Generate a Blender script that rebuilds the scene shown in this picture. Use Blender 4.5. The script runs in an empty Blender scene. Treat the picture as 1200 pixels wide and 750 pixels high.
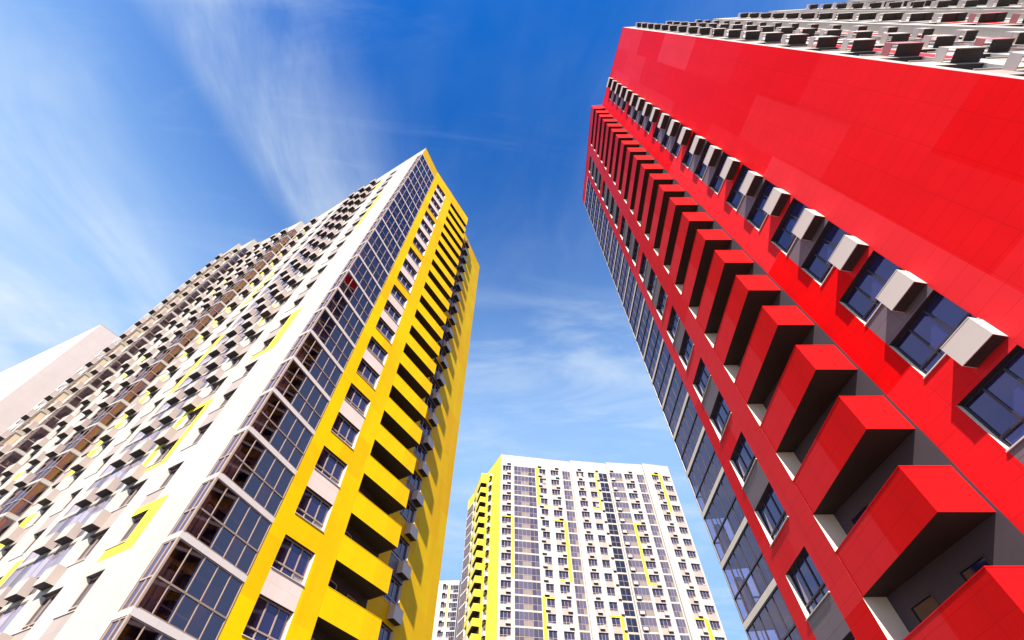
import bpy, bmesh, math, random
from mathutils import Vector, Matrix
random.seed(7)
R = math.radians
C = bpy.context.scene.collection
sc = bpy.context.scene
EYE = 1.6
FL = 2.9                                            # storey height
SUN_AZ, SUN_EL = 186.0, 38.0

# ------------------------------------------------------------------ materials
def new_mat(name):
    m = bpy.data.materials.new(name); m.use_nodes = True
    nt = m.node_tree; b = nt.nodes['Principled BSDF']
    return m, nt, b
def node(nt, t, **kw):
    n = nt.nodes.new(t)
    for k, v in kw.items(): setattr(n, k, v)
    return n
def plain(name, col, rough=0.5, spec=0.5, noise=0.12, scale=1.5, metal=0.0):
    m, nt, b = new_mat(name)
    tc = node(nt, 'ShaderNodeTexCoord'); nz = node(nt, 'ShaderNodeTexNoise')
    nz.inputs['Scale'].default_value = scale; nz.inputs['Detail'].default_value = 5
    nt.links.new(tc.outputs['Object'], nz.inputs['Vector'])
    mx = node(nt, 'ShaderNodeMix', data_type='RGBA')
    mx.inputs['A'].default_value = (*[c * (1 - noise) for c in col], 1)
    mx.inputs['B'].default_value = (*[min(1, c * (1 + noise)) for c in col], 1)
    nt.links.new(nz.outputs['Fac'], mx.inputs['Factor'])
    nt.links.new(mx.outputs['Result'], b.inputs['Base Color'])
    b.inputs['Roughness'].default_value = rough
    b.inputs['Specular IOR Level'].default_value = spec
    b.inputs['Metallic'].default_value = metal
    return m
def panel(name, c1, c2, joint, rough=0.4, spec=0.5, bw=3.4, bh=2.9, pw=1.2, ph=0.6, off=0.5, dirt=0.05, bias=0.0, jw=0.012, turn=False):
    """cladding: big staggered tone blocks, thin cassette joints, faint dirt; UV are metres on the wall"""
    m, nt, b = new_mat(name); L = nt.links.new
    uv = node(nt, 'ShaderNodeUVMap')
    big = node(nt, 'ShaderNodeTexBrick', offset=off, offset_frequency=2)
    big.inputs['Scale'].default_value = 1; big.inputs['Mortar Size'].default_value = 0
    big.inputs['Brick Width'].default_value = bw; big.inputs['Row Height'].default_value = bh
    big.inputs['Bias'].default_value = bias
    big.inputs['Color1'].default_value = (*c1, 1); big.inputs['Color2'].default_value = (*c2, 1)
    if turn:
        tm = node(nt, 'ShaderNodeMapping'); tm.inputs['Rotation'].default_value = (0, 0, R(90))
        L(uv.outputs['UV'], tm.inputs['Vector']); L(tm.outputs['Vector'], big.inputs['Vector'])
    else: L(uv.outputs['UV'], big.inputs['Vector'])
    sm = node(nt, 'ShaderNodeTexBrick', offset=0.0)
    sm.inputs['Scale'].default_value = 1; sm.inputs['Mortar Size'].default_value = jw
    sm.inputs['Mortar Smooth'].default_value = 0.3
    sm.inputs['Brick Width'].default_value = pw; sm.inputs['Row Height'].default_value = ph
    sm.inputs['Color1'].default_value = (1, 1, 1, 1); sm.inputs['Color2'].default_value = (0.96, 0.96, 0.96, 1)
    sm.inputs['Mortar'].default_value = (joint, joint, joint, 1)
    L(uv.outputs['UV'], sm.inputs['Vector'])
    nz = node(nt, 'ShaderNodeTexNoise'); nz.inputs['Scale'].default_value = 0.35; nz.inputs['Detail'].default_value = 6
    mp = node(nt, 'ShaderNodeMapping'); mp.inputs['Scale'].default_value = (2.2, 0.35, 1)
    L(uv.outputs['UV'], mp.inputs['Vector']); L(mp.outputs['Vector'], nz.inputs['Vector'])
    mr = node(nt, 'ShaderNodeMapRange'); mr.inputs['From Min'].default_value = 0.3; mr.inputs['From Max'].default_value = 0.7
    mr.inputs['To Min'].default_value = 1 - dirt; mr.inputs['To Max'].default_value = 1.0
    L(nz.outputs['Fac'], mr.inputs['Value'])
    m1 = node(nt, 'ShaderNodeMix', data_type='RGBA', blend_type='MULTIPLY'); m1.inputs['Factor'].default_value = 1
    L(big.outputs['Color'], m1.inputs['A']); L(sm.outputs['Color'], m1.inputs['B'])
    m2 = node(nt, 'ShaderNodeMix', data_type='RGBA', blend_type='MULTIPLY'); m2.inputs['Factor'].default_value = 1
    L(m1.outputs['Result'], m2.inputs['A']); L(mr.outputs['Result'], m2.inputs['B'])
    L(m2.outputs['Result'], b.inputs['Base Color'])
    b.inputs['Roughness'].default_value = rough; b.inputs['Specular IOR Level'].default_value = spec
    return m
def window_glass(name, dark, light, ior=1.9, share=0.12):
    """coated pane over a dark room; a few panes have a pale blind behind them"""
    m, nt, b = new_mat(name); L = nt.links.new
    g = node(nt, 'ShaderNodeNewGeometry')
    cr = node(nt, 'ShaderNodeValToRGB'); cr.color_ramp.interpolation = 'CONSTANT'
    e = cr.color_ramp.elements; e[0].color = (*dark, 1); e[1].position = 1 - share; e[1].color = (*light, 1)
    x = cr.color_ramp.elements.new(0.45); x.color = (*[c * 1.7 for c in dark], 1)
    L(g.outputs['Random Per Island'], cr.inputs['Fac']); L(cr.outputs['Color'], b.inputs['Base Color'])
    b.inputs['Roughness'].default_value = 0.04; b.inputs['IOR'].default_value = ior; b.inputs['Specular Tint'].default_value = (0.74, 0.60, 0.95, 1)
    tc = node(nt, 'ShaderNodeTexCoord'); nz = node(nt, 'ShaderNodeTexNoise'); nz.inputs['Scale'].default_value = 0.9
    bp = node(nt, 'ShaderNodeBump'); bp.inputs['Strength'].default_value = 0.02; bp.inputs['Distance'].default_value = 0.05
    L(tc.outputs['Object'], nz.inputs['Vector']); L(nz.outputs['Fac'], bp.inputs['Height']); L(bp.outputs['Normal'], b.inputs['Normal'])
    return m
def clear_glass(name, tint, ior=1.9, extra=0.12):
    m = bpy.data.materials.new(name); m.use_nodes = True; nt = m.node_tree; nt.nodes.clear(); L = nt.links.new
    out = node(nt, 'ShaderNodeOutputMaterial'); mx = node(nt, 'ShaderNodeMixShader')
    tr = node(nt, 'ShaderNodeBsdfTransparent'); tr.inputs['Color'].default_value = (*tint, 1)
    gl = node(nt, 'ShaderNodeBsdfGlossy'); gl.inputs['Roughness'].default_value = 0.02
    gl.inputs['Color'].default_value = (0.84, 0.66, 0.80, 1)
    fr = node(nt, 'ShaderNodeFresnel'); fr.inputs['IOR'].default_value = ior
    ad = node(nt, 'ShaderNodeMath', operation='ADD', use_clamp=True); ad.inputs[1].default_value = extra
    L(fr.outputs['Fac'], ad.inputs[0]); L(ad.outputs[0], mx.inputs['Fac'])
    L(tr.outputs['BSDF'], mx.inputs[1]); L(gl.outputs['BSDF'], mx.inputs[2]); L(mx.outputs['Shader'], out.inputs['Surface'])
    return m

M = {}
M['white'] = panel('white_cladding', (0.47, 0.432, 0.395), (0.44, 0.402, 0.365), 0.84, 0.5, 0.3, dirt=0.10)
M['band'] = panel('brightened_slab_band', (0.84, 0.77, 0.70), (0.82, 0.75, 0.68), 0.85, 0.5, 0.3)  # white cladding brightened in colour where the ends get only slanting sun
M['endpanel'] = panel('brightened_pink_panel', (0.76, 0.63, 0.56), (0.73, 0.60, 0.53), 0.8, 0.5, 0.3)  # pink panel in a brighter copy, making up for weak sun on the ends
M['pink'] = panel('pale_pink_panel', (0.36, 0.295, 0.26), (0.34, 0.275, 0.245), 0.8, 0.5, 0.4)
M['blush'] = panel('blush_render', (0.64, 0.53, 0.485), (0.62, 0.51, 0.465), 0.9, 0.6, 0.2, bw=12, bh=8)
M['yellow'] = panel('yellow_cladding', (0.90, 0.57, 0.002), (0.88, 0.46, 0.003), 0.88, 0.5, 0.05, bw=2.2, bh=2.9, dirt=0.09)
M['lemon'] = panel('lemon_cladding', (0.84, 0.68, 0.03), (0.82, 0.64, 0.03), 0.93, 0.4, 0.3)
M['red'] = panel('red_cladding', (0.77, 0.003, 0.004), (0.83, 0.035, 0.045), 0.85, 0.42, 0.05, bw=8.7, bh=2.35, bias=-0.15, turn=True, dirt=0.09, jw=0.016)
M['grey'] = panel('grey_lilac_panel', (0.17, 0.125, 0.145), (0.15, 0.11, 0.13), 0.6, 0.45, 0.5, pw=1.13, ph=0.62)
M['frame'] = plain('brown_window_frame', (0.36, 0.27, 0.21), 0.4, 0.5)
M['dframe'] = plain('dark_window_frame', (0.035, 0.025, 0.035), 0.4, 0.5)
M['jamb'] = plain('white_reveal', (0.78, 0.74, 0.66), 0.5)
M['basket'] = plain('pale_basket_metal', (0.60, 0.50, 0.45), 0.45, 0.5, 0.05)  # colour raised for baskets that get little sun
M['soffit'] = plain('shaded_basket_floor', (0.05, 0.04, 0.04), 0.6, 0.3)  # shade under the baskets put into the floor colour
M['sidebasket'] = plain('toned_down_basket_metal', (0.46, 0.375, 0.33), 0.45, 0.4, 0.05)  # same basket metal, toned down for the sunlit sides
M['redbasket'] = plain('dusty_red_basket_metal', (0.46, 0.15, 0.15), 0.45, 0.5, 0.05)
M['slab'] = plain('shaded_concrete_soffit', (0.045, 0.034, 0.028), 0.8, 0.3)  # slab colour darkened to hold the shade under balconies
M['beige'] = plain('beige_inner_wall', (0.52, 0.40, 0.27), 0.8, 0.3)
M['brick'] = plain('brown_red_inner_wall', (0.22, 0.07, 0.04), 0.8, 0.3)
M['cream'] = plain('cream_jamb', (0.76, 0.66, 0.50), 0.6, 0.4)
M['roof'] = plain('roof_membrane', (0.22, 0.22, 0.23), 0.9, 0.2)
M['coping'] = plain('metal_coping', (0.62, 0.55, 0.50), 0.35, 0.5)
M['glass'] = window_glass('navy_window_glass', (0.010, 0.009, 0.032), (0.30, 0.26, 0.24))
M['gglass'] = window_glass('blue_window_glass', (0.014, 0.014, 0.06), (0.10, 0.09, 0.14), 2.1, 0.1)
M['mglass'] = window_glass('grey_window_glass', (0.02, 0.018, 0.03), (0.34, 0.29, 0.25), 2.0, 0.22)
M['clear'] = clear_glass('clear_balcony_glass', (0.74, 0.68, 0.82), 1.7, 0.09)
M['lav'] = window_glass('lavender_balcony_glass', (0.20, 0.18, 0.25), (0.10, 0.085, 0.10), 1.9, 0.3)  # lavender base stands in for reflected sky, mixed with curtains
M['tinted'] = clear_glass('tinted_balcony_glass', (0.62, 0.58, 0.72), 1.9, 0.28)
M['mlav'] = window_glass('grey_balcony_glass', (0.055, 0.048, 0.065), (0.24, 0.19, 0.15), 1.9, 0.22)
M['ceil'] = plain('plastered_ceiling', (0.26, 0.22, 0.22), 0.8, 0.2)
M['bayback'] = plain('shaded_grey_balcony_wall', (0.075, 0.055, 0.065), 0.7, 0.3)  # grey panel darkened by the painted-in shadow of the balcony above
M['shade'] = plain('shaded_balcony_wall', (0.055, 0.035, 0.028), 0.8, 0.2)  # recess shade painted into the balcony back wall
M['rear'] = window_glass('rear_room_glass', (0.010, 0.009, 0.035), (0.04, 0.03, 0.06), 1.5, 0.2)
M['dark'] = plain('dark_room', (0.012, 0.010, 0.016), 0.9, 0.1)
M['net'] = plain('green_netting', (0.03, 0.16, 0.05), 0.9, 0.1)

# ------------------------------------------------------------------ mesh builder
class MB:
    def __init__(s): s.v = []; s.f = []; s.m = []; s.uv = []; s.mats = []
    def mi(s, k):
        if k not in s.mats: s.mats.append(k)
        return s.mats.index(k)
    def face(s, pts, k, uv=None):
        i = len(s.v); s.v += [tuple(p) for p in pts]; s.f.append(tuple(range(i, i + len(pts)))); s.m.append(s.mi(k))
        s.uv += uv if uv else [(p[0], p[2]) for p in pts]
    def box(s, x0, x1, y0, y1, z0, z1, k, fk=None):
        """fk: other material keys for 'b' bottom, 'f' front (y0)"""
        P = [(x, y, z) for z in (z0, z1) for y in (y0, y1) for x in (x0, x1)]
        q = {'b': (0, 2, 3, 1), 't': (4, 5, 7, 6), 'f': (0, 1, 5, 4), 'k': (2, 6, 7, 3), 'l': (0, 4, 6, 2), 'r': (1, 3, 7, 5)}
        i = len(s.v); s.v += P
        for n, ids in q.items():
            s.f.append(tuple(i + a for a in ids)); s.m.append(s.mi((fk or {}).get(n, k)))
            for a in ids:
                p = P[a]; s.uv.append((p[0], p[2]) if n in 'fk' else ((p[1], p[2]) if n in 'lr' else (p[0], p[1])))
    def prism(s, poly, z0, z1, k, kb=None):
        n = len(poly)
        s.face([(x, y, z1) for x, y in poly], k, [(x, y) for x, y in poly])
        s.face([(x, y, z0) for x, y in reversed(poly)], kb or k, [(x, y) for x, y in reversed(poly)])
        d = 0
        for a in range(n):
            p, q = poly[a], poly[(a + 1) % n]; l = math.hypot(q[0] - p[0], q[1] - p[1])
            s.face([(*p, z0), (*q, z0), (*q, z1), (*p, z1)], k, [(d, z0), (d + l, z0), (d + l, z1), (d, z1)]); d += l
    def mesh(s, name):
        me = bpy.data.meshes.new(name); me.from_pydata(s.v, [], s.f)
        for k in s.mats: me.materials.append(M[k])
        me.polygons.foreach_set('material_index', s.m)
        ul = me.uv_layers.new(name='UVMap'); ul.data.foreach_set('uv', [c for p in s.uv for c in p])
        me.update(); return me
    def add(s, other, mat):
        i = len(s.v)
        s.v += [tuple(mat @ Vector(p)) for p in other.v]
        s.f += [tuple(a + i for a in f) for f in other.f]
        s.m += [s.mi(other.mats[a]) for a in other.m]; s.uv += other.uv

def link(name, me, parent=None, loc=None):
    o = bpy.data.objects.new(name, me); C.objects.link(o)
    if parent: o.parent = parent
    if loc is not None: o.location = loc
    return o

# ------------------------------------------------------------------ camera maths (only to rank which repeats show largest)
PITCH = R(55.98); FPX = 533.0
def project(p):
    x, y, z = p[0], p[1], p[2] - EYE
    fw = y * math.cos(PITCH) + z * math.sin(PITCH); up = -y * math.sin(PITCH) + z * math.cos(PITCH)
    if fw <= 0.1: return None
    return 600 + FPX * x / fw, 375 - FPX * up / fw
def shown(pts):
    q = [project(p) for p in pts]
    if any(a is None for a in q): return 0
    a = 0
    for i in range(len(q)): a += q[i - 1][0] * q[i][1] - q[i][0] * q[i - 1][1]
    a = abs(a) / 2
    cx = sum(p[0] for p in q) / len(q); cy = sum(p[1] for p in q) / len(q)
    return a if -15 < cx < 1215 and -15 < cy < 765 else a * 1e-4

# ------------------------------------------------------------------ a wall plane
class Face:
    """local x runs to the right of someone facing the wall, y into the wall, z up (z is height above the eye + EYE)"""
    def __init__(s, p, q=None, az=None):
        s.o = Vector((p[0], p[1]))
        if q is not None:
            d = Vector((q[0] - p[0], q[1] - p[1])); s.len = d.length; s.d = d.normalized()
        else: s.d = Vector((math.sin(R(az)), math.cos(R(az)))); s.len = None
        s.n = Vector((-s.d.y, s.d.x))
        s.rot = math.atan2(s.d.y, s.d.x)
    def p2(s, x, y=0): return s.o + s.d * x + s.n * y
    def pt(s, x, y, z):
        p = s.p2(x, y); return Vector((p.x, p.y, z))
    def mat(s, x=0, z=0, y=0):
        return Matrix.Translation(s.pt(x, y, z)) @ Matrix.Rotation(s.rot, 4, 'Z')

def wall_cells(mb, fc, x0, x1, z0, z1, default, holes=(), paint=()):
    """one sheet with rectangular holes; later entries of paint (x0,x1,z0,z1,key) win"""
    zs = sorted({z0, z1} | {min(max(v, z0), z1) for r in list(holes) + list(paint) for v in r[2:4]})
    for za, zb in zip(zs, zs[1:]):
        if zb - za < 1e-5: continue
        zm = (za + zb) / 2
        hs = [r for r in holes if r[2] < zm < r[3]]; ps = [r for r in paint if r[2] < zm < r[3]]
        xs = sorted({x0, x1} | {min(max(v, x0), x1) for r in hs + ps for v in r[:2]})
        run = None
        for xa, xb in zip(xs, xs[1:]):
            if xb - xa < 1e-5: continue
            xm = (xa + xb) / 2
            k = default
            for r in ps:
                if r[0] < xm < r[1]: k = r[4]
            if any(r[0] < xm < r[1] for r in hs): k = None
            if run and run[2] == k: run[1] = xb
            else:
                if run and run[2]: _q(mb, fc, run, za, zb)
                run = [xa, xb, k]
        if run and run[2]: _q(mb, fc, run, za, zb)
def _q(mb, fc, run, za, zb):
    xa, xb, k = run
    mb.face([fc.pt(xa, 0, za), fc.pt(xb, 0, za), fc.pt(xb, 0, zb), fc.pt(xa, 0, zb)], k, [(xa, za), (xb, za), (xb, zb), (xa, zb)])

# ------------------------------------------------------------------ part shapes (local: x right, y into wall, z up, origin lower left on the wall plane)
def window_shape(w, h, n, depth, fk, gk, jk, transom=0.42):
    a = MB(); b = 0.06
    a.face([(0, 0, 0), (0, depth, 0), (w, depth, 0), (w, 0, 0)][::-1], jk)       # sill
    a.face([(0, 0, h), (w, 0, h), (w, depth, h), (0, depth, h)][::-1], 'dframe')  # head reveal in dark frame material, painting in its shade
    a.face([(0, 0, 0), (0, 0, h), (0, depth, h), (0, depth, 0)][::-1], jk)
    a.face([(w, 0, 0), (w, depth, 0), (w, depth, h), (w, 0, h)][::-1], jk)
    y0, y1 = depth - 0.09, depth - 0.004
    e = 0.003
    a.box(e, b, y0, y1, e, h - e, fk); a.box(w - b, w - e, y0, y1, e, h - e, fk)
    a.box(b, w - b, y0, y1, e, b, fk); a.box(b, w - b, y0, y1, h - b, h - e, fk)
    pw = w / n
    for i in range(1, n): a.box(pw * i - 0.035, pw * i + 0.035, y0 + 0.004, y1, b, h - b, fk)
    if transom:
        for i in range(n):
            xa = b if i == 0 else pw * i + 0.035; xb = w - b if i == n - 1 else pw * (i + 1) - 0.035
            a.box(xa, xb, y0 - 0.02, y1, transom - 0.03, transom + 0.03, fk)
    g = MB(); yg = depth - 0.045
    for i in range(n):
        xa = b - 0.01 if i == 0 else pw * i; xb = w - b + 0.01 if i == n - 1 else pw * (i + 1)
        for za, zb in (((b - 0.01, transom), (transom, h - b + 0.01)) if transom else ((b - 0.01, h - b + 0.01),)):
            g.face([(xa, yg, za), (xb, yg, za), (xb, yg, zb), (xa, yg, zb)], gk)
    s = MB(); s.box(-0.03, w + 0.03, -0.05, 0.0 - 0.002, -0.035, 0.0, jk if jk != 'jamb' else 'coping')
    return a, g, s
def glazing_shape(w, h, n, fk, gk, transom=1.12, y=0.05, bar=0.04):
    a = MB(); b = 0.055
    a.box(0, b, y - 0.03, y + 0.05, 0, h, fk); a.box(w - b, w, y - 0.03, y + 0.05, 0, h, fk)
    a.box(b, w - b, y - 0.03, y + 0.05, 0, b, fk); a.box(b, w - b, y - 0.03, y + 0.05, h - b, h, fk)
    pw = w / n
    for i in range(1, n): a.box(pw * i - bar / 2, pw * i + bar / 2, y - 0.026, y + 0.05, b, h - b, fk)
    for i in range(n):
        xa = b if i == 0 else pw * i + bar / 2; xb = w - b if i == n - 1 else pw * (i + 1) - bar / 2
        a.box(xa, xb, y - 0.034, y + 0.05, transom - 0.035, transom + 0.035, fk)
    g = MB()
    for i in range(n):
        for za, zb in ((0.02, transom), (transom, h - 0.02)):
            xa, xb = max(pw * i, 0.02), min(pw * (i + 1), w - 0.02)
            g.face([(xa, y + 0.01, za), (xb, y + 0.01, za), (xb, y + 0.01, zb), (xa, y + 0.01, zb)], gk)
    return a, g
def basket_shape(w, h, d, k, lo=0.0):
    """open-topped sheet-metal air-conditioner basket with folded edges and a slotted underside"""
    a = MB(); t = 0.02
    a.box(0, w, -d, -d + t, 0, h, k); a.box(0, t, -d + t, 0, lo, h, k); a.box(w - t, w, -d + t, 0, lo, h, k)
    n = 6; sw = (d - t - 0.01) / n
    for i in range(n): a.box(t, w - t, -d + t + i * sw + 0.012, -d + t + (i + 1) * sw - 0.006, 0.004, 0.03, 'soffit')
    a.box(t, w - t, -d + t, -0.002, 0.034, 0.05, 'soffit')
    a.box(0.0, w, -d - 0.008, -d, h - 0.03, h, k); a.box(0.0, w, -d - 0.008, -d, 0, 0.03, k)
    return a

# ------------------------------------------------------------------ a building collects parts, keeps the 100 largest of each kind as objects
SHARED = {}
class Building:
    def __init__(s, name, label, base, cat='building'):
        s.root = bpy.data.objects.new(name, None); C.objects.link(s.root)
        s.root.location = (base[0], base[1], 0); s.root['label'] = label; s.root['category'] = cat
        s.root.empty_display_size = 2
        s.inv = Matrix.Translation((-base[0], -base[1], 0)); s.items = {}; s.base = base
    def solid(s, name, mb, parent=None):
        t = MB(); t.add(mb, s.inv)
        return link(name, t.mesh(name), parent or s.root)
    def part(s, name, key, shapes, fc, x, z, w, h, y=0):
        """shapes: [(name, MB) ...] first is the part, the rest its sub-parts"""
        m = fc.mat(x, z, y)
        a = shown([m @ Vector(p) for p in ((0, 0, 0), (w, 0, 0), (w, 0, h), (0, 0, h))])
        s.items.setdefault(name, []).append((a, key, shapes, m))
    def finish(s, cap=100):
        for name, lst in s.items.items():
            lst.sort(key=lambda t: -t[0])
            n = cap if len(lst) > cap else len(lst)
            for a, key, shapes, m in lst[:n]:
                par = None
                for j, (nm, mb) in enumerate(shapes):
                    kk = (key, j)
                    if kk not in SHARED: SHARED[kk] = mb.mesh(nm)
                    o = bpy.data.objects.new(nm, SHARED[kk]); C.objects.link(o)
                    if par is None: o.parent = s.root; o.matrix_local = s.inv @ m; par = o
                    else: o.parent = par
            rest = lst[n:]
            if rest:
                groups = {}
                for a, key, shapes, m in rest:
                    for j, (nm, mb) in enumerate(shapes):
                        groups.setdefault((j, nm), MB()).add(mb, s.inv @ m)
                par = None
                for (j, nm), mb in sorted(groups.items(), key=lambda t: t[0][0]):
                    o = link(nm, mb.mesh(nm), par or s.root); o['kind'] = 'stuff'
                    if par is None: par = o

SH = {}
def window_parts(w, h, n, depth, fk, gk, jk='jamb', transom=0.42):
    k = ('win', round(w, 3), round(h, 3), n, depth, fk, gk, jk, transom)
    if k not in SH:
        a, g, s = window_shape(w, h, n, depth, fk, gk, jk, transom); SH[k] = [('window', a), ('pane', g), ('sill', s)]
    return k, SH[k]
def basket_parts(w, h, d, kk, lo=0.0):
    k = ('bas', w, h, d, kk, lo)
    if k not in SH: SH[k] = [('air_conditioner_basket', basket_shape(w, h, d, kk, lo))]
    return k, SH[k]
def glaz_parts(w, h, n, fk, gk, transom=1.12):
    k = ('glz', round(w, 3), round(h, 3), n, fk, gk, transom)
    if k not in SH:
        a, g = glazing_shape(w, h, n, fk, gk, transom); SH[k] = [('balcony_glazing', a), ('pane', g)]
    return k, SH[k]

WH = 1.67                                             # window height
def zone(T): return T - WH, T
GB, GT = 0.36 - FL, 0.08                              # glass of a storey, relative to its window head T

def groups_from_top(Ts):
    """storeys whose spandrel (below the window, down to the next one) is part of a window group: 4,4,3,3,2,2,2..."""
    sizes = [4, 4, 3, 3] + [2] * 12; joined = set(); i = 0
    Td = sorted(Ts, reverse=True)
    for n in sizes:
        for j in range(n - 1):
            if i + j < len(Td): joined.add(round(Td[i + j], 2))
        i += n
    return joined

def interior(b, mb, fc, x0, x1, depth, Ts, back, side_l=None, side_r=None, y0=0.12, cheek=True):
    """back wall, floors, ceilings and cheeks of a glazed balcony; cheek=False: the left side is a glazed corner a little sharper than square"""
    za, zb = min(Ts) + GB, max(Ts) + GT
    xk = x0 if cheek else x0 + 0.185 * depth
    mb.face([fc.pt(xk, depth, za), fc.pt(x1, depth, za), fc.pt(x1, depth, zb), fc.pt(xk, depth, zb)], back)
    if cheek: mb.face([fc.pt(x0, y0, za), fc.pt(x0, depth, za), fc.pt(x0, depth, zb), fc.pt(x0, y0, zb)], side_l or back)
    mb.face([fc.pt(x1, y0, za), fc.pt(x1, y0, zb), fc.pt(x1, depth, zb), fc.pt(x1, depth, za)], side_r or back)
    xf = x0 if cheek else x0 + 0.06
    for T in Ts:
        for z, k in ((T + GT, 'ceil'), (T + GB, 'ceil')):
            mb.face([fc.pt(xf, 0.02, z), fc.pt(xk, depth, z), fc.pt(x1, depth, z), fc.pt(x1, 0.02, z)], k)

def coloured_end(b, A, Bp, Cp, D, E, Ts, H, col, panelk, fk, gk, innerk, side_glass, bottom, jk='jamb', lk='beige', back='white'):
    side_x = 0.15 if side_glass is None else side_glass
    """the sawtooth end: glazed corner A-B, bay B-C with windows and balconies, return C-D, set-back strip D-E"""
    ztop = H; T0, T1 = min(Ts), max(Ts); joined = groups_from_top(Ts)
    mb = MB()
    # glazed corner
    f = Face(A, Bp); holes = [(0.0, f.len, T + GB, T + GT) for T in Ts]
    wall_cells(mb, f, 0, f.len, bottom, ztop, 'band', holes, [(0, f.len, T1 + GT + 0.28, ztop, col)])
    n = 5; w = f.len - 0.02
    for T in Ts:
        k, sh = glaz_parts(w, GT - GB, n, fk, 'clear'); b.part('balcony_glazing', k, sh, f, 0.01, T + GB, w, GT - GB)
    inn = MB(); interior(b, inn, f, side_x, f.len - 0.004, 1.45, Ts, lk, innerk[0], innerk[1], cheek=side_glass is None)
    g = Face(f.p2(0, 1.40), az=math.degrees(math.atan2(f.d.x, f.d.y)))
    for T in Ts:                                       # the room's window wall behind the glazing
        za, zb = T + GB + 0.06, T - 0.12
        for xa, xb in ((0.95, 1.75), (1.75, 2.55), (2.55, 3.35)):
            inn.face([g.pt(xa, 0, za), g.pt(xb, 0, za), g.pt(xb, 0, zb), g.pt(xa, 0, zb)], 'rear')
        for xq in (0.95, 1.75, 2.55, 3.35): inn.face([g.pt(xq - 0.04, -0.02, za), g.pt(xq + 0.04, -0.02, za), g.pt(xq + 0.04, -0.02, zb), g.pt(xq - 0.04, -0.02, zb)], 'coping')
        for zq in (za + 0.9,): inn.face([g.pt(0.95, -0.015, zq), g.pt(3.35, -0.015, zq), g.pt(3.35, -0.015, zq + 0.07), g.pt(0.95, -0.015, zq + 0.07)], 'coping')
        for xa, xb, zt in ((0.22, 0.50, 0.62), (0.60, 0.90, 0.95)):     # pale piers added inside the glass to catch sun like a lit wall
            t = MB(); t.box(xa, xb, 0.32, 0.62, T + GB + 0.004, T + GT - zt, 'cream'); inn.add(t, f.mat(0, 0))
    b.solid('balcony_interior', inn)
    # bay
    f = Face(Bp, Cp); holes = []; paint = []
    wx0, wx1, bx = 0.95, 3.12, 4.58
    for T in Ts:
        holes.append((wx0, wx1, T - WH, T))
        if round(T, 2) in joined: paint.append((wx0, wx1, T - FL, T - WH, panelk))
        k, sh = window_parts(wx1 - wx0, WH, 3, 0.26, fk, gk, jk); b.part('window', k, sh, f, wx0, T - WH, wx1 - wx0, WH)
    holes.append((bx, f.len + 1, bottom - 1, T1 + 0.37))
    wall_cells(mb, f, 0, f.len, bottom, ztop, col, holes, paint)
    # return above the balconies and the set-back wall behind them
    f2 = Face(Cp, D); wall_cells(mb, f2, 0, f2.len, T1 + 0.37, ztop, col)
    dpt = f2.len; sl = dpt / f.len
    bk = Face(f.p2(bx, sl * bx), D)
    hl = []
    for T in Ts: hl += [(0.5, 1.5, T + 0.55 - FL, T - 0.15), (2.6, 3.6, T + 0.55 - FL, T - 0.15)]
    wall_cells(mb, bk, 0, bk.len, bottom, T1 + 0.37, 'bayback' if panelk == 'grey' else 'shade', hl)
    jb = MB()
    jb.face([f.pt(bx, 0, bottom), f.pt(bx, 0, T1 + 0.37), f.pt(bx, sl * bx, T1 + 0.37), f.pt(bx, sl * bx, bottom)], 'cream')
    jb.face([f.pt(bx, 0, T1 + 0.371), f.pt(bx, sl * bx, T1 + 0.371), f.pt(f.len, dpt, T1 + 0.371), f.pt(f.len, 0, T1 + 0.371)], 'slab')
    b.solid('balcony_jamb', jb)
    L = f.len
    for T in list(Ts)[:-1]:
        key = ('bal', b.root.name, col)
        if key not in SH:
            p = MB(); zz = 1.45
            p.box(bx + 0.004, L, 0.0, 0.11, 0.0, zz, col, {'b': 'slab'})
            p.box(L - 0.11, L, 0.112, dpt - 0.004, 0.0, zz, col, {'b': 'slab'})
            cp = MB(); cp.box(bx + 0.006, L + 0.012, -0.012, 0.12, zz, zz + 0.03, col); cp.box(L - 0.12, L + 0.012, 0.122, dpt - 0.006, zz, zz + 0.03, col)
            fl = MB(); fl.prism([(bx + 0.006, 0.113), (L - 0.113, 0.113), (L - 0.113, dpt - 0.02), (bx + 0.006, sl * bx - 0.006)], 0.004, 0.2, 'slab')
            SH[key] = [('balcony', p), ('coping', cp), ('floor_slab', fl)]
        b.part('balcony', key, SH[key], f, 0, T + 0.37, L, 1.45)
        m = bk
        for xx in (0.5, 2.6):
            k, sh = window_parts(1.0, FL - 0.7, 1, 0.08, fk, 'rear', fk, 0.0)
            b.part('balcony_door', ('door',) + k, [('balcony_door', sh[0][1]), ('pane', sh[1][1])], bk, xx, T + 0.55, 1.0, FL - 0.7)
    # set-back strip
    f = Face(D, E); holes = []; paint = []; px0, px1 = 1.31, 3.58
    for T in Ts:
        holes.append((px0, px1, T - WH, T))
        if round(T, 2) in joined: paint.append((px0, px1, T - FL, T - WH, 'grey'))
        k, sh = window_parts(px1 - px0, WH, 3, 0.26, fk, gk, jk); b.part('window', k, sh, f, px0, T - WH, px1 - px0, WH)
        k, sh = basket_parts(1.15, 0.82, 0.47, 'basket'); b.part('air_conditioner_basket', k, sh, f, 2.48, T + 0.30, 1.15, 0.82, -0.003)
    wall_cells(mb, f, 0, f.len, bottom, ztop, col, holes, paint)
    b.solid('end_wall', mb)

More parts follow.
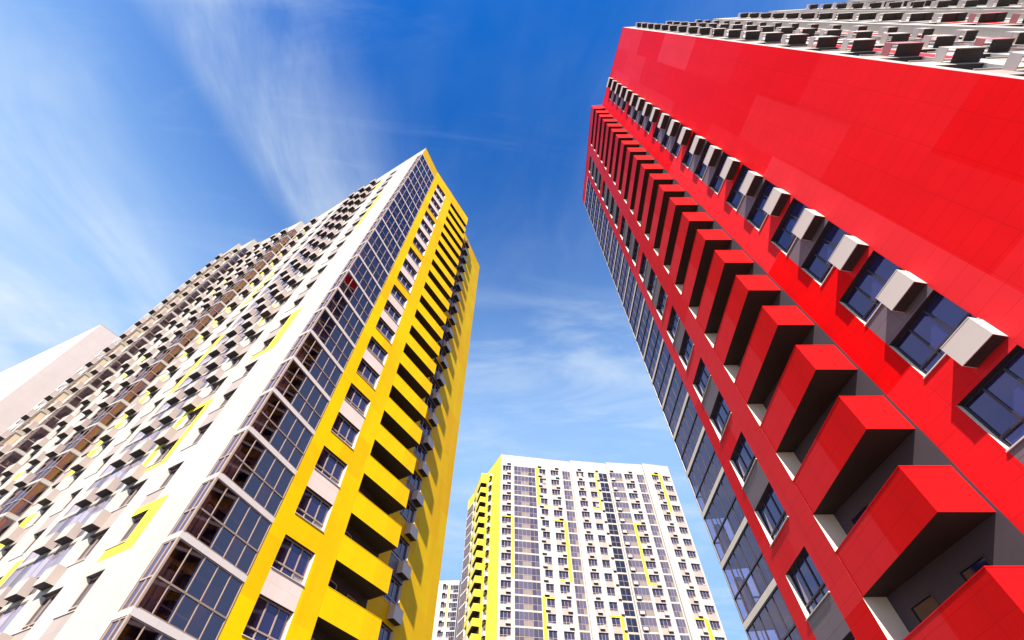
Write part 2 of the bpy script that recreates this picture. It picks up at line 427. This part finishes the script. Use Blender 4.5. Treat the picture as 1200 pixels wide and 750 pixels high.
def side_section(b, mb, inn, P, Q, cols, Ts, H, bottom, marks=(), bh=0.82, bd=0.47, lavk='lav', lo=0.0, bk0='sidebasket', base='white', markk='lemon', fk='frame', gk='mglass', ret=None, jk='jamb', cap=None):
    """one plane of the long white side. cols: (kind, x0, x1, extra). kinds: w window, g glazed balcony, b basket, s stripe"""
    f = Face(P, Q); holes = []; paint = []
    for c in cols:
        kind, x0, x1 = c[:3]
        for i, T in enumerate(sorted(Ts, reverse=True)):
            if kind == 'w':
                holes.append((x0, x1, T - WH, T))
                k, sh = window_parts(x1 - x0, WH, c[3] if len(c) > 3 else 2, 0.32, fk, gk, jk)
                b.part('window', k, sh, f, x0, T - WH, x1 - x0, WH)
            elif kind == 'g':
                holes.append((x0, x1, T + GB, T + GT))
                n = c[3] if len(c) > 3 else 4
                k, sh = glaz_parts(x1 - x0, GT - GB, n, fk, c[5] if len(c) > 5 else ('clear' if len(c) > 4 and c[4] else lavk)); b.part('balcony_glazing', k, sh, f, x0, T + GB, x1 - x0, GT - GB)
            elif kind == 'b':
                bk = bk0
                for mk in marks:
                    if mk[4] == 'redbasket' and mk[0] <= x0 <= mk[1] and mk[2] < T + 0.3 < mk[3]: bk = 'redbasket'
                k, sh = basket_parts(round(x1 - x0, 2), bh, bd, bk, lo); b.part('air_conditioner_basket', k, sh, f, x0, T + 1.12 - bh, x1 - x0, bh, -0.003)
            if kind == 'w' and (i * 7 + int(x0 * 3)) % 5 < 3: paint.append((x0, x1, T - FL, T - WH, 'pink'))
        if kind == 'g' and len(c) > 4 and c[4]: interior(b, inn, f, x0 + 0.003, x1 - 0.003, 1.2, Ts, c[4] if len(c) > 4 else 'beige')
    for mk in marks:
        if mk[4] != 'redbasket': paint.append(mk)
    wall_cells(mb, f, 0, f.len, bottom, H, base, holes, paint)
    return f
def plain_wall(mb, P, Q, bottom, H, k):
    f = Face(P, Q); mb.face([f.pt(0, 0, bottom), f.pt(f.len, 0, bottom), f.pt(f.len, 0, H), f.pt(0, 0, H)], k, [(0, bottom), (f.len, bottom), (f.len, H), (0, H)])
def roof(b, poly, H):
    mb = MB(); mb.face([(p[0], p[1], H - 0.6) for p in poly], 'roof'); o = b.solid('roof', mb)
    me = o.data; bm = bmesh.new(); bm.from_mesh(me); bmesh.ops.triangulate(bm, faces=bm.faces[:]); bmesh.ops.recalc_face_normals(bm, faces=bm.faces[:]); bm.to_mesh(me); bm.free()
def coping_line(mb, pts, H, k='coping'):
    for p, q in zip(pts, pts[1:]):
        f = Face(p, q)
        t = MB(); t.box(0.004, f.len - 0.004, -0.03, 0.22, 0, 0.06, k); mb.add(t, f.mat(0, H))
def V(p, d, l): return (p[0] + l * math.sin(R(d)), p[1] + l * math.cos(R(d)))
def Tlist(t0, k0, k1): return [EYE + t0 + FL * k for k in range(k0, k1 + 1)]

# ================================================================== the yellow tower, left
A = (-13.6, 17.72); B_ = V(A, 21.5, 4.0); Cc = V(B_, 29.8, 9.15); D = V(Cc, 29.8 - 90, 1.55); E_ = (-5.96, 38.6)
Ts = Tlist(10.38, -3, 21); H = EYE + 74.8
L = Building('apartment_tower', 'yellow-ended white apartment tower with a glazed corner, on the left', (-24, 30))
coloured_end(L, A, B_, Cc, D, E_, Ts, H, 'yellow', 'endpanel', 'frame', 'glass', ('beige', 'white'), 0.02, 0.0)
def LW(u, out): return (A[0] - u * math.sin(R(60)) - out * math.sin(R(30)), A[1] + u * math.cos(R(60)) - out * math.cos(R(30)))
mb = MB(); inn = MB()
S1 = LW(25.7, 0.05); n1 = 25.7
def ux(u0, u1): return n1 - u1, n1 - u0
z = lambda v: v + EYE
cols = [('w', *ux(4.75, 6.15), 2), ('w', *ux(7.8, 9.6), 3), ('g', *ux(10.7, 16.4), 6), ('w', *ux(17.5, 19.0), 2), ('w', *ux(20.8, 22.5), 2), ('w', *ux(24.1, 25.4), 2),
        ('b', *ux(9.0, 10.0)), ('b', *ux(11.3, 12.4)), ('b', *ux(13.3, 14.4)), ('b', *ux(21.6, 22.7)), ('g', *ux(0.0, 1.0), 2, None, 'tinted')]
def mk(u0, u1, za, zb, k='lemon'): return (*ux(u0, u1), z(za), z(zb), k)
marks = [mk(3.65, 4.75, 11.0, 13.74), mk(4.75, 6.2, 11.0, 11.61), mk(4.75, 6.2, 13.28, 13.74),
         mk(3.65, 4.75, 25.5, 30.8), mk(4.75, 6.2, 25.5, 26.0), mk(4.1, 4.75, 48.4, 59.4),
         mk(7.2, 7.8, 17.0, 22.4), mk(7.8, 10.3, 22.0, 22.4), mk(9.62, 10.3, 17.0, 22.0), mk(7.8, 9.6, 17.0, 17.3),
         mk(16.6, 17.48, 28.0, 36.4), mk(9.62, 10.3, 31.0, 36.3), mk(6.9, 7.8, 66.0, 69.5),
         mk(16.6, 17.48, 11.0, 14.0), mk(19.0, 19.7, 43.0, 52.0)]
for i, T in enumerate(Ts):
    if i % 5 != 2: marks.append((*ux(22.52, 24.08), T - FL + 0.3, T - 0.2, 'lemon'))
side_section(L, mb, inn, S1, A, cols, Ts, H, 0, marks)
def step_face(P, Q, nb=1):
    """glazed return where one plane of the side steps forward"""
    f = Face(P, Q); holes = [(0, f.len, T + GB, T + GT) for T in Ts]
    wall_cells(mb, f, 0, f.len, 0, H, 'white', holes)
    w = f.len - 0.01
    for T in Ts:
        k, sh = glaz_parts(w, GT - GB, nb, 'frame', 'clear'); L.part('balcony_glazing', k, sh, f, 0.005, T + GB, w, GT - GB)
S2a, S2b = LW(25.7, 0.9), LW(35.45, 1.65)
step_face(S2a, S1)
side_section(L, mb, inn, S2b, S2a, [('g', 6.9, 9.75, 3, 'brick'), ('b', 7.0, 8.1), ('w', 4.3, 5.7, 2), ('b', 4.8, 5.9), ('w', 0.9, 2.5, 2), ('b', 1.2, 2.3)], Ts, H, 0,
             [(3.4, 4.28, T - FL + 0.4, T - 0.1, 'lemon') for i, T in enumerate(Ts) if i % 6 in (1, 2)])
S3a, S3b = LW(35.45, 2.6), LW(38.4, 2.75)
step_face(S3a, S2b)
side_section(L, mb, inn, S3b, S3a, [('g', 1.45, 2.9, 2, 'beige'), ('b', 0.3, 1.3)], Ts, H, 0)
S4a, S4b = LW(38.4, 3.4), LW(50, 3.2)
step_face(S4a, S3b)
side_section(L, mb, inn, S4b, S4a, [('g', 9.4, 11.55, 2, 'beige'), ('b', 8.2, 9.3), ('w', 5.6, 7.4, 2), ('w', 2.2, 4.0, 2)], Ts, H, 0)
L.solid('side_wall', mb); L.solid('balcony_interior', inn)
G1 = V(E_, -60, 44)
mb = MB(); plain_wall(mb, E_, G1, 0, H, 'white'); plain_wall(mb, G1, S4b, 0, H, 'white'); L.solid('rear_wall', mb)
poly = [A, B_, Cc, D, E_, G1, S4b, S4a, S3b, S3a, S2b, S2a, S1]
roof(L, poly, H); mb = MB(); coping_line(mb, [S4b, S4a, S3b, S3a, S2b, S2a, S1, A], H, 'white'); coping_line(mb, [A, B_, Cc, D, E_], H, 'yellow'); coping_line(mb, [E_, G1, S4b], H, 'white'); L.solid('roof_coping', mb)
L.finish()

# ================================================================== the red tower, right
A = (11.16, 24.55); Cc = (11.25, 10.93); B_ = V(Cc, 0.0, 9.2); D = (12.80, 10.83); E_ = (14.45, 1.56)
Ts = Tlist(12.56, -4, 19); H = EYE + 70.43
Rt = Building('apartment_tower', 'red-ended apartment tower with stacked red balconies, towering on the right', (24, 16))
coloured_end(Rt, A, B_, Cc, D, E_, Ts, H, 'red', 'grey', 'dframe', 'gglass', ('white', 'red'), 0.02, 0.0, 'jamb', 'beige')
mb = MB(); inn = MB()
P0 = E_; P1 = V(P0, 92.3, 11.5); P1b = V(P1, 184, 0.45); P2 = V(P1b, 93.0, 7.0); P2b = V(P2, 184, 0.45); P3 = V(P2b, 93.0, 9.6); P3b = V(P3, 184, 0.6); P4 = V(P3b, 93.5, 16)
def rmarks(w, seed):
    rr = random.Random(seed); out = []
    for i in range(6):
        x0 = rr.uniform(0, w - 2); i0 = rr.randrange(3, 20)
        out.append((x0, x0 + 0.7, Ts[i0], Ts[min(i0 + 4, 23)], 'red'))
    return out
def rside(P, Q, cols, Ts, H, bt, marks=(), **kw): return side_section(Rt, mb, inn, P, Q, cols, Ts, H, bt, marks, lo=0.36, bk0='basket', **kw)
rb = lambda za, zb: (0, 40, z(za), z(zb), 'redbasket')
rside(P0, P1, [('w', 0.45, 2.2, 2), ('b', 1.25, 2.3), ('w', 3.3, 4.9, 2), ('g', 6.0, 8.6, 3), ('b', 5.0, 5.9), ('w', 9.4, 11.0, 2), ('b', 8.7, 9.3)], Ts, H, 0,
             [(2.3, 3.2, z(20.2), z(30), 'red'), rb(19, 23.5), (9.0, 9.4, z(30), z(45), 'red')], markk='red')
rside(P1b, P2, [('w', 0.8, 2.4, 2), ('b', 2.5, 3.5), ('w', 4.2, 6.0, 2), ('b', 3.4, 4.1)], Ts, H, 0, [(2.5, 3.3, z(22), z(36), 'red'), rb(26, 36)])
rside(P2b, P3, [('g', 0.4, 3.6, 3), ('b', 3.8, 4.8), ('w', 5.0, 6.8, 2), ('w', 7.4, 9.0, 2), ('b', 7.0, 8.0)], Ts, H, 0)
rside(P3b, P4, [('g', 0.6, 4.2, 4), ('b', 4.4, 5.4), ('w', 5.8, 7.4, 2), ('g', 8.5, 11.5, 3), ('b', 12, 13), ('w', 13, 15, 2)], Ts, H, 0)
plain_wall(mb, P1b, P1, 0, H, 'white') if False else None
for a, c in ((P1, P1b), (P2, P2b), (P3, P3b)): plain_wall(mb, a, c, 0, H, 'white')
Rt.solid('side_wall', mb); Rt.solid('balcony_interior', inn)
G1 = V(P4, -10, 19); Sg = V(A, 100 - 20, 1.0)
mb = MB(); plain_wall(mb, P4, G1, 0, H, 'white')
fr = Face(A, G1)                                       # seen from inside: glazed for the first 1.4 m beside the corner
fr = Face(G1, A); hx = fr.len - 1.4
wall_cells(mb, fr, 0, fr.len, 0, H, 'white', [(hx, fr.len, T + GB, T + GT) for T in Ts])
for T in Ts:
    k, sh = glaz_parts(1.39, GT - GB, 2, 'dframe', 'clear'); Rt.part('balcony_glazing', k, sh, fr, hx, T + GB, 1.39, GT - GB)
Rt.solid('rear_wall', mb)
roof(Rt, [A, B_, Cc, D, E_, P1, P1b, P2, P2b, P3, P3b, P4, G1], H)
mb = MB(); coping_line(mb, [A, B_, Cc, D, E_], H, 'red'); coping_line(mb, [E_, P1], H, 'white'); coping_line(mb, [P1b, P2], H, 'white'); coping_line(mb, [P2b, P3], H, 'white'); coping_line(mb, [P3b, P4, G1, A], H, 'white'); Rt.solid('roof_coping', mb)
Rt.finish()

# ================================================================== the middle tower
K = 1.078
E_ = (-2.88, 97.73); D = V(E_, -26, 9.1); Cc = V(D, -106, 1.55); B_ = V(Cc, -16, 9.15); A = V(B_, -26, 4.25)
H = EYE + 80.6; Ts = [EYE + 77.25 - FL * k for k in range(26, -1, -1)]
Mt = Building('apartment_tower', 'white apartment tower with yellow stripes, standing between the yellow and the red tower', (18, 112))
coloured_end(Mt, A, B_, Cc, D, E_, Ts, H, 'lemon', 'endpanel', 'frame', 'mglass', ('beige', 'pink'), None, 0.0)
mb = MB(); inn = MB()
cuts = [0, 17.3 * K, 26.4 * K, 35.5 * K, 42.3 * K]
mo = lambda u, out: (E_[0] + u * math.sin(R(82)) + out * math.sin(R(172)), E_[1] + u * math.cos(R(82)) + out * math.cos(R(172)))
outs = [(0, -0.37), (0.14, 0.19), (0.7, 1.17), (1.67, 1.40)]
Td = sorted(Ts, reverse=True)
def row(r0, r1): return Td[r1] - WH - 0.5, Td[r0] + 0.35
def ym(x0, x1, r0, r1, s): a, c = row(r0, r1); return (x0 * K - s, x1 * K - s, a, c, 'lemon')
def flange(x0, x1, r, s, top=True):
    T = Td[r]; a, c = (T, T + 0.35) if top else (T - WH - 0.5, T - WH - 0.1)
    return (x0 * K - s, x1 * K - s, a, c, 'lemon')
secs = [
 ([('w', .5, 2.55, 3), ('g', 3.2, 8.4, 6), ('w', 9.4, 11.0, 2), ('b', 9.0, 9.9), ('w', 12.2, 14.2, 3), ('b', 13.3, 14.2), ('b', 1.5, 2.4), ('g', 15.1, 17.1, 3)],
  [ym(8.5, 9.3, 0, 3, 0), flange(8.5, 11.6, 3, 0, False), ym(2.6, 3.1, 5, 9, 0), flange(0.5, 3.1, 5, 0), ym(14.25, 14.9, 5, 9, 0), flange(11.8, 14.9, 5, 0), flange(12.3, 14.9, 9, 0, False), ym(8.5, 9.2, 11, 15, 0), flange(8.5, 10.9, 11, 0), flange(8.5, 11.2, 15, 0, False)]),
 ([('w', 18.5, 20.4, 3), ('b', 18.9, 19.8), ('w', 21.4, 23.05, 2), ('g', 24.1, 26.2, 2, 'brick'), ('b', 23.4, 24.0)],
  [ym(23.1, 23.6, 0, 3, 0), flange(21.2, 23.6, 3, 0, False), ym(23.1, 23.8, 12, 15, 0), flange(21.0, 23.8, 12, 0), flange(21.0, 23.8, 15, 0, False)]),
 ([('g', 26.7, 29.8, 4), ('b', 26.9, 27.8), ('w', 30.4, 32.6, 3), ('b', 31.6, 32.5), ('g', 33.5, 35.3, 3)],
  [ym(29.8, 30.35, 5, 9, 0), flange(29.8, 31.4, 5, 0), flange(29.8, 32.4, 9, 0, False)]),
 ([('w', 37.2, 39.0, 3), ('b', 38.0, 38.9), ('w', 40.0, 42.0, 3)],
  [ym(39.1, 39.7, 0, 3, 0), flange(37.0, 39.7, 0, 0), ym(39.1, 39.8, 12, 15, 0), flange(37.0, 39.8, 12, 0), flange(37.2, 39.8, 15, 0, False)])]
corner = []
for i, (cl, ms) in enumerate(secs):
    u0, u1 = cuts[i], cuts[i + 1]; P, Q = mo(u0, outs[i][0]), mo(u1, outs[i][1]); corner += [P, Q]
    cl = [(c[0], c[1] * K - u0, c[2] * K - u0, *c[3:]) for c in cl]
    ms = [(m[0] - u0, m[1] - u0, *m[2:]) for m in ms]
    side_section(Mt, mb, inn, P, Q, cl, Ts, H, 0, ms, 0.6, 0.40, 'mlav')
for j in (1, 3, 5):
    if j + 1 < len(corner): plain_wall(mb, corner[j], corner[j + 1], 0, H, 'white')
Mt.solid('side_wall', mb); Mt.solid('balcony_interior', inn)
G1 = V(corner[-1], -8, 21)
mb = MB(); plain_wall(mb, corner[-1], G1, 0, H, 'white'); plain_wall(mb, G1, A, 0, H, 'white'); Mt.solid('rear_wall', mb)
roof(Mt, [A, B_, Cc, D] + corner + [G1], H)
mb = MB()
for j in (0, 2, 4, 6): coping_line(mb, [corner[j], corner[j + 1]], H, 'white')
coping_line(mb, [A, B_, Cc, D, corner[0]], H, 'lemon'); coping_line(mb, [corner[-1], G1, A], H, 'white'); Mt.solid('roof_coping', mb)
Mt.finish()

# ================================================================== far white block behind, between the yellow and the middle tower
dN = 168.0
def pol(az, d): return (d * math.sin(R(az)), d * math.cos(R(az)))
N0, N1 = pol(-15.0, dN + 6), pol(-6.35, dN)
H = EYE + 0.489 * dN; Ts = [EYE + 0.4795 * dN - FL * k for k in range(26, -1, -1)]
Nt = Building('apartment_block', 'distant white apartment block seen in the gap beside the yellow end wall', pol(-10, dN + 10))
mb = MB(); inn = MB()
fN = Face(N0, N1); l = fN.len
def nx(az):                                            # where a bearing meets the front
    a = Vector(pol(az, 1)); o = fN.o; d = fN.d
    return (a.x * o.y - a.y * o.x) / (a.y * d.x - a.x * d.y)
xa, xb = nx(-7.95), nx(-7.05)
side_section(Nt, mb, inn, N0, N1, [('w', xa - 1.0, xa + 0.9, 3), ('w', xb - 0.9, xb + 0.8, 3), ('w', xa - 5.0, xa - 3.2, 3), ('w', xa - 9, xa - 7.2, 3), ('b', xa - 0.9, xa + 0.1), ('g', l - 1.9, l - 0.1, 3, 'brick')], Ts, H, 0,
             [((xa + xb) / 2 - 0.3, (xa + xb) / 2 + 0.2, Ts[-5] - 1, Ts[-1] + 0.4, 'lemon')])
N2 = V(N1, 12, 6); plain_wall(mb, N1, N2, 0, H, 'pink')
Nt.solid('side_wall', mb); Nt.solid('balcony_interior', inn)
G1, G0 = V(N2, -15, 12), V(N0, -8, 20)
mb = MB(); plain_wall(mb, N2, G1, 0, H, 'white'); plain_wall(mb, G1, G0, 0, H, 'white'); plain_wall(mb, G0, N0, 0, H, 'white'); Nt.solid('rear_wall', mb)
roof(Nt, [N0, N1, N2, G1, G0], H); mb = MB(); coping_line(mb, [N0, N1, N2, G1, G0, N0], H, 'white'); Nt.solid('roof_coping', mb)
Nt.finish()

# ================================================================== blank pale block, far left
Wc = pol(-57.84, 97.0); H = EYE + 0.7724 * 97.0
Wl = V(Wc, -65.8, 46); Wr = V(Wc, 32.4, 16)
Wt = Building('apartment_block', 'blank pale pink block rising behind the far end of the yellow-ended tower', V(Wc, -20, 10))
mb = MB(); plain_wall(mb, Wl, Wc, 0, H, 'blush'); plain_wall(mb, Wc, Wr, 0, H, 'blush'); Wt.solid('blank_wall', mb)
G1, G0 = V(Wr, -65, 44), V(Wl, 25, 14)
mb = MB(); plain_wall(mb, Wr, G1, 0, H, 'white'); plain_wall(mb, G1, Wl, 0, H, 'white'); Wt.solid('rear_wall', mb)
roof(Wt, [Wl, Wc, Wr, G1], H); mb = MB(); coping_line(mb, [Wl, Wc, Wr, G1, Wl], H, 'blush'); Wt.solid('roof_coping', mb)
Wt.finish()

# ================================================================== ground
m, nt, bs = new_mat('courtyard_paving'); Lk = nt.links.new
tc = node(nt, 'ShaderNodeTexCoord'); br = node(nt, 'ShaderNodeTexBrick', offset=0.5)
br.inputs['Scale'].default_value = 1; br.inputs['Brick Width'].default_value = 0.6; br.inputs['Row Height'].default_value = 0.3; br.inputs['Mortar Size'].default_value = 0.008
br.inputs['Color1'].default_value = (0.085, 0.083, 0.08, 1); br.inputs['Color2'].default_value = (0.07, 0.068, 0.066, 1); br.inputs['Mortar'].default_value = (0.04, 0.04, 0.04, 1)
Lk(tc.outputs['Object'], br.inputs['Vector']); Lk(br.outputs['Color'], bs.inputs['Base Color']); bs.inputs['Roughness'].default_value = 0.85
mb = MB(); me = bpy.data.meshes.new('ground'); s_ = 4000
me.from_pydata([(-s_, -s_, 0), (s_, -s_, 0), (s_, s_, 0), (-s_, s_, 0)], [], [(0, 1, 2, 3)]); me.materials.append(m)
g = link('ground', me); g['kind'] = 'structure'; g['label'] = 'dark paved courtyard ground between the towers'

# ================================================================== sky, sun, camera
w = bpy.data.worlds.new('World'); sc.world = w; w.use_nodes = True; nt = w.node_tree; nt.nodes.clear(); Lk = nt.links.new
out = node(nt, 'ShaderNodeOutputWorld'); bg = node(nt, 'ShaderNodeBackground'); Lk(bg.outputs[0], out.inputs[0])
sky = node(nt, 'ShaderNodeTexSky', sky_type='NISHITA', sun_disc=False); sky.sun_elevation = R(SUN_EL); sky.sun_rotation = R(SUN_AZ)
sky.air_density = 1.0; sky.dust_density = 0.6; sky.ozone_density = 3.0
hs = node(nt, 'ShaderNodeHueSaturation'); hs.inputs['Hue'].default_value = 0.512; hs.inputs['Saturation'].default_value = 1.6; hs.inputs['Value'].default_value = 1.15
Lk(sky.outputs[0], hs.inputs['Color'])
tc = node(nt, 'ShaderNodeTexCoord'); sep = node(nt, 'ShaderNodeSeparateXYZ'); Lk(tc.outputs['Generated'], sep.inputs[0])
mz = node(nt, 'ShaderNodeMath', operation='MAXIMUM'); mz.inputs[1].default_value = 0.08; Lk(sep.outputs['Z'], mz.inputs[0])
dx = node(nt, 'ShaderNodeMath', operation='DIVIDE'); dy = node(nt, 'ShaderNodeMath', operation='DIVIDE')
Lk(sep.outputs['X'], dx.inputs[0]); Lk(mz.outputs[0], dx.inputs[1]); Lk(sep.outputs['Y'], dy.inputs[0]); Lk(mz.outputs[0], dy.inputs[1])
cb = node(nt, 'ShaderNodeCombineXYZ'); Lk(dx.outputs[0], cb.inputs['X']); Lk(dy.outputs[0], cb.inputs['Y'])
def cloud(rot, scl, seed, lo, hi, detail=9, rough=0.62, dist=0.6, sc_=1.0):
    mp = node(nt, 'ShaderNodeMapping'); mp.inputs['Rotation'].default_value = (0, 0, R(rot)); mp.inputs['Scale'].default_value = (*scl, 1); mp.inputs['Location'].default_value = (seed, seed * 0.7, 0)
    nz = node(nt, 'ShaderNodeTexNoise'); nz.inputs['Scale'].default_value = sc_; nz.inputs['Detail'].default_value = detail; nz.inputs['Roughness'].default_value = rough; nz.inputs['Distortion'].default_value = dist
    mr = node(nt, 'ShaderNodeMapRange', interpolation_type='SMOOTHSTEP'); mr.inputs['From Min'].default_value = lo; mr.inputs['From Max'].default_value = hi
    Lk(cb.outputs[0], mp.inputs['Vector']); Lk(mp.outputs[0], nz.inputs['Vector']); Lk(nz.outputs['Fac'], mr.inputs['Value']); return mr.outputs['Result']
c1 = cloud(-18, (5.0, 1.5), 3.1, 0.34, 0.70)
c2 = cloud(-20, (0.8, 0.6), 5.2, 0.36, 0.66, detail=4)
c3 = cloud(15, (1.0, 0.8), 1.7, 0.30, 0.80, detail=5)
def mth(op, a, b_, cl=False):
    n = node(nt, 'ShaderNodeMath', operation=op, use_clamp=cl)
    for i, v in enumerate((a, b_)):
        if isinstance(v, (int, float)): n.inputs[i].default_value = v
        else: Lk(v, n.inputs[i])
    return n.outputs[0]
def ramp(v, lo, hi, a=0.0, b_=1.0):
    n = node(nt, 'ShaderNodeMapRange', interpolation_type='SMOOTHSTEP'); n.inputs['From Min'].default_value = lo; n.inputs['From Max'].default_value = hi
    n.inputs['To Min'].default_value = a; n.inputs['To Max'].default_value = b_; Lk(v, n.inputs['Value']); return n.outputs['Result']
low = ramp(sep.outputs['Z'], 0.58, 1.0, 0.90, 0.0)      # summer haze thickening towards the horizon
west = ramp(dx.outputs[0], -1.05, -0.62, 1.0, 0.10)     # a thin veil of cirrus over the west
c4 = cloud(-25, (3.2, 1.6), 21.0, 0.25, 0.75, detail=8)
veil = mth('MULTIPLY', mth('MULTIPLY', c3, west), mth('ADD', mth('MULTIPLY', c4, 1.5), 0.40))
edge = mth('ADD', dx.outputs[0], mth('ADD', mth('MULTIPLY', dy.outputs[0], -0.33), 0.675))
edge = mth('ADD', edge, mth('MULTIPLY', mth('SUBTRACT', c2, 0.5), 0.07))
band = mth('MULTIPLY', ramp(edge, 0.0, 0.085), ramp(edge, 0.09, 0.44, 1.0, 0.0))
band = mth('MULTIPLY', band, ramp(dy.outputs[0], 0.42, 0.75, 1.0, 0.0))
streak = mth('MULTIPLY', band, mth('ADD', mth('MULTIPLY', mth('ADD', c1, c4), 0.40), 0.02))
wisp = mth('MULTIPLY', mth('MULTIPLY', cloud(-55, (1.2, 5.0), 11.3, 0.48, 0.80), c2), 0.35)
mx = node(nt, 'ShaderNodeMix', data_type='RGBA'); Lk(low, mx.inputs['Factor']); Lk(hs.outputs[0], mx.inputs['A']); mx.inputs['B'].default_value = (1.75, 3.0, 5.0, 1)
mc = node(nt, 'ShaderNodeMix', data_type='RGBA'); gap = mth('MULTIPLY', mth('MULTIPLY', cloud(48, (1.6, 5.5), 31.0, 0.42, 0.78), ramp(dy.outputs[0], 0.40, 0.85)), 0.55)
Lk(mth('ADD', mth('ADD', veil, streak), mth('ADD', wisp, gap), True), mc.inputs['Factor']); Lk(mx.outputs['Result'], mc.inputs['A']); mc.inputs['B'].default_value = (3.3, 3.9, 4.6, 1)
mx = mc
Lk(mx.outputs['Result'], bg.inputs['Color']); bg.inputs['Strength'].default_value = 0.10

sd = bpy.data.lights.new('sun', 'SUN'); sd.energy = 5.0; sd.angle = R(0.5); sd.color = (1.0, 0.93, 0.83)
so = bpy.data.objects.new('sun', sd); C.objects.link(so)
sv = Vector((math.sin(R(SUN_AZ)) * math.cos(R(SUN_EL)), math.cos(R(SUN_AZ)) * math.cos(R(SUN_EL)), math.sin(R(SUN_EL))))
so.rotation_euler = sv.to_track_quat('Z', 'Y').to_euler(); so.location = sv * 150

cd = bpy.data.cameras.new('camera'); cd.lens = 16.0; cd.sensor_width = 36; cd.clip_end = 6000
co = bpy.data.objects.new('camera', cd); C.objects.link(co); co.location = (0, 0, EYE); co.rotation_euler = (R(90) + PITCH, 0, 0); sc.camera = co
vs = sc.view_settings; vs.view_transform = 'Standard'; vs.look = 'None'; vs.exposure = 1.15; vs.gamma = 1
sc.cycles.max_bounces = 8; sc.cycles.transparent_max_bounces = 16
